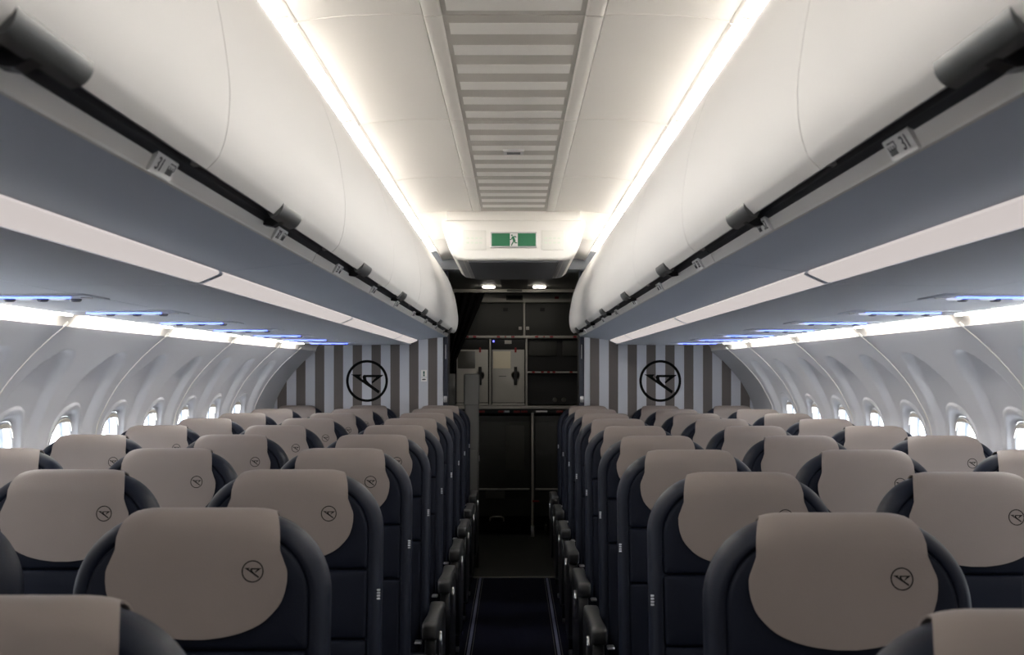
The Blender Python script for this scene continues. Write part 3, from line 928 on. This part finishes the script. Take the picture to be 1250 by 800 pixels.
# headrest cover: draped over the top, shield-shaped in front
HWT = [(0, 0.112), (0.03, 0.126), (0.065, 0.139), (0.10, 0.1415), (0.13, 0.134), (0.15, 0.119), (0.165, 0.101), (0.177, 0.074), (0.184, 0.045), (0.1875, 0.015)]
HWS = catmull(HWT, 6)
def hwid(s_):
    for i in range(len(HWS) - 1):
        if HWS[i][0] <= s_ <= HWS[i + 1][0]:
            t = (s_ - HWS[i][0]) / (HWS[i + 1][0] - HWS[i][0] + 1e-9)
            return HWS[i][1] + t * (HWS[i + 1][1] - HWS[i][1])
    return HWS[-1][1]
def cover():
    NU = 18
    rows = []
    for k in range(4):                       # down the back
        rows.append(('b', 0.10 - 0.055 * k / 4))
    for k in range(11):                      # over the top
        rows.append(('t', math.pi * k / 10))
    ss = [0.055, 0.07, 0.085, 0.10, 0.115, 0.13, 0.14, 0.15, 0.158, 0.165, 0.171, 0.177, 0.181, 0.184, 0.1862, 0.1875]
    rows += [('f', q) for q in ss]
    v = []; f = []
    for kind, q in rows:
        for i in range(NU + 1):
            u = -1 + 2 * i / NU
            if kind == 'b':
                x = u * 0.112; v.append(sp_(x, htop(x) - q, 0.0915))
            elif kind == 't':
                x = u * (0.112 + (0.017 * max(0, -math.cos(q)) if q > math.pi / 2 else 0))
                c = math.cos(q)
                hh = htop(x) + 0.0055 - 0.0455 * (1 - abs(math.sin(q)) ** 0.8)
                v.append(sp_(x, hh, 0.0435 + 0.048 * c))
            else:
                x = u * hwid(q)
                edge = smooth01(0.12, 0.1875, q)
                lift = -0.0015 * math.sin(x * 30 + 1) * edge
                v.append(sp_(x, HT - q + 0.004 * (1 - (u * u)) * 0 - max(0, (HT - htop(x)) * (1 - smooth01(0.05, 0.09, q))), -0.0048 + lift * 0.6))
    n = NU + 1
    for j in range(len(rows) - 1):
        for i in range(NU):
            f.append((j * n + i, j * n + i + 1, (j + 1) * n + i + 1, (j + 1) * n + i))
    d = bpy.data.meshes.new('headrest_cover'); d.from_pydata(v, [], f); d.update()
    bm = bmesh.new(); bm.from_mesh(d)
    bmesh.ops.recalc_face_normals(bm, faces=bm.faces)
    # make normals point outwards (front faces look to -y)
    fr = min(bm.faces, key=lambda q: q.calc_center_median().y)
    if fr.normal.y > 0: bmesh.ops.reverse_faces(bm, faces=bm.faces)
    bmesh.ops.solidify(bm, geom=list(bm.faces), thickness=-0.0028)
    bm.to_mesh(d); bm.free()
    d.polygons.foreach_set('use_smooth', [True] * len(d.polygons))
    d.set_sharp_from_angle(angle=math.radians(50))
    d.materials.append(M['taupe'])
    return d
SM['headrest_cover'] = cover()
v, f = box_vf(-0.205, 0.205, -0.50, -0.01, 0.345, 0.465)
SM['seat_cushion'] = bevel_me('seat_cushion', v, f, M['navy'], 0.03, 4)
SM['seat_frame'] = me('seat_frame', *join([tube([(-0.205, -0.40, 0.30), (0.205, -0.40, 0.30)], 0.018, 10), tube([(-0.205, -0.08, 0.30), (0.205, -0.08, 0.30)], 0.018, 10)]), M['shroud'])
# armrest (centre at x=0): pad with a rounded front end, narrower in the middle
v = []; f = []
lay = [(-0.486, 0.017, 0.016), (-0.480, 0.0225, 0.023), (-0.466, 0.025, 0.0275), (-0.44, 0.025, 0.0285), (-0.38, 0.0235, 0.026), (-0.30, 0.0215, 0.0225), (-0.21, 0.0215, 0.021), (-0.15, 0.024, 0.021), (-0.09, 0.025, 0.020), (-0.070, 0.022, 0.015)]
n = 16
for y, w, h in lay:
    for j in range(n):
        a = 2 * math.pi * j / n
        ca, sa = math.cos(a), math.sin(a)
        v.append((math.copysign(abs(ca) ** 0.42, ca) * w, y, 0.622 + math.copysign(abs(sa) ** 0.42, sa) * h))
for i in range(len(lay) - 1):
    for j in range(n): f.append((i * n + j, i * n + (j + 1) % n, (i + 1) * n + (j + 1) % n, (i + 1) * n + j))
f.append(tuple(range(n))); f.append(tuple(range((len(lay) - 1) * n, len(lay) * n)))
SM['armrest'] = me('armrest', v, f, M['arm'], 50)
# end shroud below the aisle armrest
def plate_x(pts, x0, x1):
    k = len(pts)
    v = [(x0, y, z) for y, z in pts] + [(x1, y, z) for y, z in pts]
    return v, [tuple(range(k)), tuple(range(k, 2 * k))] + [(i, (i + 1) % k, (i + 1) % k + k, i + k) for i in range(k)]
cur = catmull([(-0.455, 0.600), (-0.475, 0.52), (-0.470, 0.42), (-0.43, 0.31), (-0.36, 0.25), (-0.20, 0.24), (-0.06, 0.28), (0.01, 0.42), (0.02, 0.56), (-0.02, 0.605)], 4)
SM['end_shroud'] = bevel_me('end_shroud', *plate_x(cur, -0.018, 0.018), M['shroud'], 0.008, 3, 60)
SM['arm_hinge'] = me('arm_hinge', *join([lathe([(0.012, -0.022), (0.012, 0.022)], 12), ]), M['metal'])
cur = catmull([(-0.455, 0.585), (-0.440, 0.612), (-0.415, 0.60), (-0.405, 0.55), (-0.42, 0.50)], 4)
SM['arm_bracket'] = bevel_me('arm_bracket', *plate_x(cur, -0.004, 0.004), M['metal'], 0.0015, 1)
SM['recline_plate'] = bevel_me('recline_plate', *box_vf(-0.011, 0.011, -0.47, -0.43, 0.582, 0.589), M['metal'], 0.002, 1)
SM['leg'] = me('leg', *join([tube([(0, -0.40, 0.30), (0, -0.39, 0.16), (0, -0.36, 0.02)], 0.013, 8), tube([(0, -0.08, 0.30), (0, 0.03, 0.02)], 0.012, 8), tube([(0, -0.37, 0.05), (0, -0.09, 0.27)], 0.009, 8)]), M['shroud'])
SM['floor_fitting'] = bevel_me('floor_fitting', *box_vf(-0.011, 0.011, -0.385, -0.335, 0.0, 0.028), M['metal'], 0.004, 2)
def dashes():
    parts = []
    for k in range(4):
        h = 0.93 + (k - 1.5) * 0.0062
        y = (h - 0.93) * TL
        parts.append(box_vf(-0.0035, 0.0035, y - 0.002, y + 0.002, h - 0.0019, h + 0.0019))
    return me('seat_tag', *join(parts), M['tag'], 0)
SM['seat_tag'] = dashes()

COLX = [0.495, 0.99, 1.485]
COLN = ['aisle', 'middle', 'window']
def seat(s, sn, col, y, row):
    lab = 'navy %s seat with taupe headrest cover, %s side, %s row from the camera' % (COLN[col], sn, ORD[row])
    x = s * (COLX[col] - (0.24 * T(y) if col == 2 else 0.12 * T(y) if col == 1 else 0))
    t = thing('passenger_seat', lab, 'seat', (x, y, 0), 'passenger seats in rows')
    for nm in ('backrest', 'upper_panel', 'middle_panel', 'lower_panel', 'seat_cushion', 'seat_frame'):
        link(nm, SM[nm], t)
    hc = link('headrest_cover', SM['headrest_cover'], t)
    hh = HT - 0.084
    link('emblem', EMB_SEAT, hc, (0.088, (hh - 0.93) * TL - 0.0077, hh), (-math.radians(9), 0, 0), (0.0172, 0.0172, 0.0172))
    ax = -s * (0.2375 if col == 0 else 0.2475)
    ar = link('armrest', SM['armrest'], t, (ax, 0, 0))
    if col == 0:
        link('end_shroud', SM['end_shroud'], t, (ax - s * 0.002, 0, -0.002))
        link('recline_plate', SM['recline_plate'], ar, (s * 0.036, 0, 0))
        link('arm_bracket', SM['arm_bracket'], ar, (-s * 0.030, 0.02, 0))
        link('seat_tag', SM['seat_tag'], t, (-s * 0.1985, 0.012, 0))
        lg = link('leg', SM['leg'], t, (ax + s * 0.03, 0, 0))
        link('floor_fitting', SM['floor_fitting'], lg)
    if col > 0:
        lg = link('leg', SM['leg'], t, (s * 0.05, 0, 0))
        link('floor_fitting', SM['floor_fitting'], lg)
    return t

for s, sn in SIDES:
    base = 1.80 if s < 0 else 1.7325
    for r in range(0, 10):
        y = base + PITCH * (r - 1)
        for c in range(3):
            if r == 0 and c == 2: continue
            seat(s, sn, c, y, r)

# ------------------------------------------------------------------ galley behind the bulkheads
YG = 10.10
K = 141.0
def gx(p): return (p - 627) / K
def gu(p): return (456 - p) / K + E
ga = thing('galley_cabinet', 'dark rear galley cabinet with counter, compartments and red turn latches', 'galley', (0, YG, 0))
def gbox(name, x0, x1, yt, yb, d0, d1, m_, par=None, r=0.003):
    return rbox(name, (gx(x0), gx(x1), d0, d1, gu(yb), gu(yt)), m_, par or ga, r)
gbox('back_panel', 440, 814, 350, 497, 0.45, 0.48, M['gal_black'], None, 0)
gbox('header', 440, 814, 359, 369.5, -0.01, 0.46, M['gal_light'])
dsp = gbox('display', 618, 638, 361, 367, -0.016, -0.008, M['gal_mid'])
gbox('display_window', 620, 636, 362.6, 365.2, -0.018, -0.014, M['gal_black'], dsp, 0)
gbox('fasten_light', 677, 682, 362.5, 365, -0.014, -0.008, M['red'], None, 0)
for nm, x0, x1, kx in (('l', 548, 638.6, 635), ('r', 641.4, 720, 644)):
    d = gbox('locker_door', x0, x1, 370.5, 409.5, 0.0, 0.03, M['gal_dark'])
    gbox('door_knob', kx - 2, kx + 2, 399, 403, -0.014, 0.002, M['gal_light'], d, 0.004)
    gbox('door_catch', (617 if nm == 'l' else 662) - 3, (617 if nm == 'l' else 662) + 3, 376, 380.5, -0.006, 0.002, M['gal_black'], d, 0.002)
gbox('divider', 638.8, 641.2, 369.5, 410, -0.012, 0.4, M['gal_light'])
rl = gbox('shelf_rail', 440, 814, 410, 413.2, -0.02, 0.45, M['gal_light'])
for p_, w_ in ((571, 2.5), (579.5, 4), (608.5, 4), (617, 1.5), (626, 4), (655, 4), (664, 1.5), (673, 4), (701.5, 4)):
    gbox('turn_latch', p_ - w_ / 2, p_ + w_ / 2, 410.4, 412.6, -0.027, -0.018, M['red'], rl, 0.002)
gbox('oven_divider', 597.2, 599.4, 413, 496, -0.008, 0.45, M['gal_light'])
gbox('compartment_divider', 641.5, 643.8, 413, 496, -0.010, 0.45, M['gal_light'])
gbox('compartment_face', 644, 760, 414, 453, 0.05, 0.08, M['gal_black'])
gbox('inset_panel', 646, 679.5, 416, 434.5, 0.03, 0.052, M['gal_dark'])
gbox('inset_panel', 687, 720, 416, 434.5, 0.03, 0.052, M['gal_dark'])
rl = gbox('shelf_rail', 644, 760, 453.6, 455.6, -0.012, 0.3, M['gal_light'])
for p_ in (651, 662, 669.5, 676, 697):
    gbox('turn_latch', p_ - 1.8, p_ + 1.8, 453.6, 455.4, -0.02, -0.010, M['red'], rl, 0.002)
gbox('compartment_face', 644, 760, 456.5, 494, 0.06, 0.09, M['gal_black'])
for p_ in (677.5, 688.5):
    v, f = lathe([(0.020, 0.06), (0.020, 0.035), (0.012, 0.030), (0.002, 0.030)], 16, (gx(p_), 0, gu(488.5)), 'y')
    obj('water_tap', v, f, M['gal_mid'], ga)
gbox('counter', 440, 814, 495.6, 499.2, -0.06, 0.45, M['gal_light'])
rl = gbox('latch_bar', 440, 814, 500.5, 505, -0.02, 0.3, M['gal_black'])
for p_ in (588, 612, 618, 631, 640, 658, 664, 683):
    gbox('turn_latch', p_ - 4, p_ + 4, 501.4, 503.8, -0.028, -0.018, M['red'] if p_ not in (618, 658, 664) else M['metal'], rl, 0.002)
gbox('centre_post', 648.6, 651.4, 504, 655, -0.03, 0.02, M['gal_light'])
gbox('post_latch', 650, 658, 610.5, 612.5, -0.036, -0.024, M['red'])
gbox('post_foot', 647.8, 652.2, 642, 656, -0.035, 0.02, M['metal'])
gbox('toe_recess', 440, 814, 631, 656.5, 0.40, 0.42, M['gal_black'], None, 0)
# trolleys below the counter
for nm, x0, x1, lab in (('l', 560, 647.5, 'dark trolley front under the galley counter left of the slim post'), ('r', 652.5, 740, 'dark trolley front under the galley counter right of the slim post')):
    tr = thing('service_trolley', lab, 'trolley', (0, YG, 0), 'galley trolleys')
    def tb(name, a, c, yt, yb, d0, d1, m_, par=tr, r=0.004):
        return rbox(name, (gx(a), gx(c), d0, d1, gu(yb), gu(yt)), m_, par, r)
    tb('body', x0, x1, 508, 630, 0.02, 0.40, M['gal_dark'])
    d = tb('door', x0 + 1, x1 - 1, 515, 596, 0.0, 0.022, M['gal_dark'])
    if nm == 'l':
        tb('door_label', 617.5, 640, 519.5, 574, -0.003, 0.001, M['gal_mid'], d, 0.001)
        tb('lower_label', 593, 616, 599, 609, -0.003, 0.022, M['gal_mid'])
        h_ = tube([(gx(598), 0.0, gu(636)), (gx(598.5), -0.05, gu(631.5)), (gx(602), -0.055, gu(630)), (gx(611), -0.055, gu(630)), (gx(614.5), -0.05, gu(631.5)), (gx(615), 0.0, gu(636))], 0.008, 8)
        obj('pedal', *h_, M['gal_light'], tr)
    else:
        tb('door_label', 670, 690, 519.5, 592, -0.003, 0.001, M['gal_dark'], d, 0.001)
    tb('door_sill', x0 + 1, x1 - 1, 596.5, 598.2, -0.008, 0.022, M['gal_light'])
    for p_ in ((x0 + 14), (x1 - 14)):
        v, f = lathe([(0.03, -0.012), (0.045, -0.01), (0.045, 0.01), (0.03, 0.012)], 16)
        obj('caster', [(gx(p_) + z, 0.15 + x, 0.05 + y) for x, y, z in v], f, M['gal_black'], tr)

# ovens
def oven(x0, x1, gm, lab, led):
    t = thing('galley_oven', lab, 'oven', (0, YG, 0), 'galley ovens')
    def ob(name, a, c, yt, yb, d0, d1, m_, par=t, r=0.003):
        return rbox(name, (gx(a), gx(c), d0, d1, gu(yb), gu(yt)), m_, par, r)
    ob('body', x0, x1, 414, 494.5, 0.03, 0.44, M['gal_black'])
    d = ob('door', x0 + 1, x1 - 1.2, 427, 491.5, 0.0, 0.032, M['oven'])
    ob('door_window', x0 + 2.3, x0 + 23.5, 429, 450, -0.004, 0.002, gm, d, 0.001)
    hx = x0 + 29.6
    v, f = lathe([(0.045, 0.0), (0.045, -0.003), (0.038, -0.003), (0.037, 0.0)], 24, (gx(hx), 0.0, gu(458.5)), 'y')
    obj('handle_recess', v, f, M['gal_light'], d)
    ob('handle', hx - 1.9, hx + 1.9, 448, 470.5, -0.022, -0.002, M['gal_black'], d, 0.004)
    ob('red_catch', hx - 1.2, hx + 1.2, 424.5, 430.5, -0.012, 0.002, M['red'], d, 0.002)
    ob('control_strip', x0 + 1, x1 - 1, 414.5, 426, 0.0, 0.03, M['gal_black'])
    if led:
        ob('indicator', 601.6, 603.4, 415.8, 418, -0.004, 0.002, M['e_pt'], t, 0)
        ob('control_label', 616, 624.6, 415.6, 420, -0.003, 0.002, M['gal_light'], t, 0.001)
        ob('warning_text', 609, 618, 459.2, 460, -0.0012, 0.002, M['gal_mid'], d, 0)
    ob('lower_sill', x0 + 1, x1 - 1, 492.4, 494.8, -0.006, 0.03, M['gal_light'])
oven(556.5, 596.8, M['ovenglass_a'], 'gray galley oven with dark window beside the curtain', False)
oven(599.8, 641.2, M['ovenglass_reflection'], 'gray galley oven with pale painted window reflection right of the other oven', True)

# galley ceiling lamps
for s in (-1, 1):
    t = thing('galley_lamp', 'small warm ceiling lamp over the galley, %s of the pair' % ('left' if s < 0 else 'right'), 'lamp', (s * 0.205 + 0.003, 9.47, E + 0.712), 'galley ceiling lamps')
    rbox('bezel', (-0.055, 0.055, -0.055, 0.055, -0.007, 0.0), M['gal_mid'], t, 0.003)
    rbox('lens', (-0.050, 0.050, -0.05, 0.05, -0.016, -0.004), M['e_gal'], t, 0.006)

# curtain rail and curtain
cr = thing('curtain_rail', 'gray curtain rail spanning the galley entrance under the ceiling', 'rail', (0, 9.75, E + 0.69))
rbox('rail_profile', (-1.45, 1.45, -0.015, 0.015, -0.014, 0.014), M['gal_light'], cr, 0.004)
rbox('rail_label', (-0.055, 0.07, -0.018, -0.014, -0.009, 0.009), M['gal_mid'], cr, 0.001)
for x in (-1.2, -0.5, 0.5, 1.2):
    rbox('rail_bracket', (x - 0.012, x + 0.012, -0.010, 0.010, 0.012, 0.026), M['gal_mid'], cr, 0.002)
v = []; f = []
NX, NZ = 64, 30
for j in range(NZ + 1):
    t = j / NZ
    z = E + 0.675 - t * 1.95
    up = z - E
    tt = max(0.0, min(1.0, (0.66 - up) / (0.66 - 0.10)))
    xr = -0.242 + (-0.487 + 0.242) * tt - 0.004 * t
    xl = -0.78 + 0.10 * tt
    for i in range(NX + 1):
        u = i / NX
        x = xl + (xr - xl) * u
        y = 9.75 + (0.018 + 0.014 * tt) * math.sin(u * 52) + 0.008 * math.sin(u * 23 + t * 3)
        v.append((x, y, z))
for j in range(NZ):
    for i in range(NX):
        a = j * (NX + 1) + i
        f.append((a, a + 1, a + NX + 2, a + NX + 1))
o = obj('curtain', v, f, M['curtain'], None, 80)
so = o.modifiers.new('thickness', 'SOLIDIFY'); so.thickness = 0.003
tag(o, 'black galley curtain gathered to the left beside the ovens', 'curtain')

# attendant seat folded against the left partition
at = thing('attendant_seat', 'gray folded attendant seat standing at the left of the galley entrance', 'seat', (-0.305, 8.45, 0))
rbox('backrest', (-0.052, 0.052, -0.01, 0.10, 0.55, 1.30), M['attend'], at, 0.015, 3)
rbox('headrest', (-0.056, 0.056, -0.014, 0.09, 1.18, 1.412), M['attend'], at, 0.014, 3)
rbox('folded_seat', (-0.048, 0.052, -0.05, 0.02, 0.48, 0.86), M['attend'], at, 0.015, 3)
rbox('base', (-0.050, 0.050, 0.02, 0.11, 0.0, 0.56), M['gal_mid'], at, 0.008, 2)
rbox('harness_buckle', (0.045, 0.058, -0.02, 0.0, 0.78, 0.82), M['metal'], at, 0.003)
at2 = thing('crew_panel', 'narrow gray panel behind the attendant seat at the left opening edge', 'panel', (-0.455, 8.75, 0))
rbox('panel_body', (-0.045, 0.018, -0.02, 0.05, 0.0, 1.412), M['attend'], at2, 0.012, 3)
rbox('panel_handle', (-0.012, 0.010, -0.034, -0.018, 1.0, 1.1), M['gal_mid'], at2, 0.004)

# rear wall of the galley
o = obj('wall_rear', *box_vf(-1.9, 1.9, 11.15, 11.2, 0, E + 0.75), M['gal_black'], None, 0)
tag(o, 'dark wall closing the galley at the rear', 'wall', kind='structure')
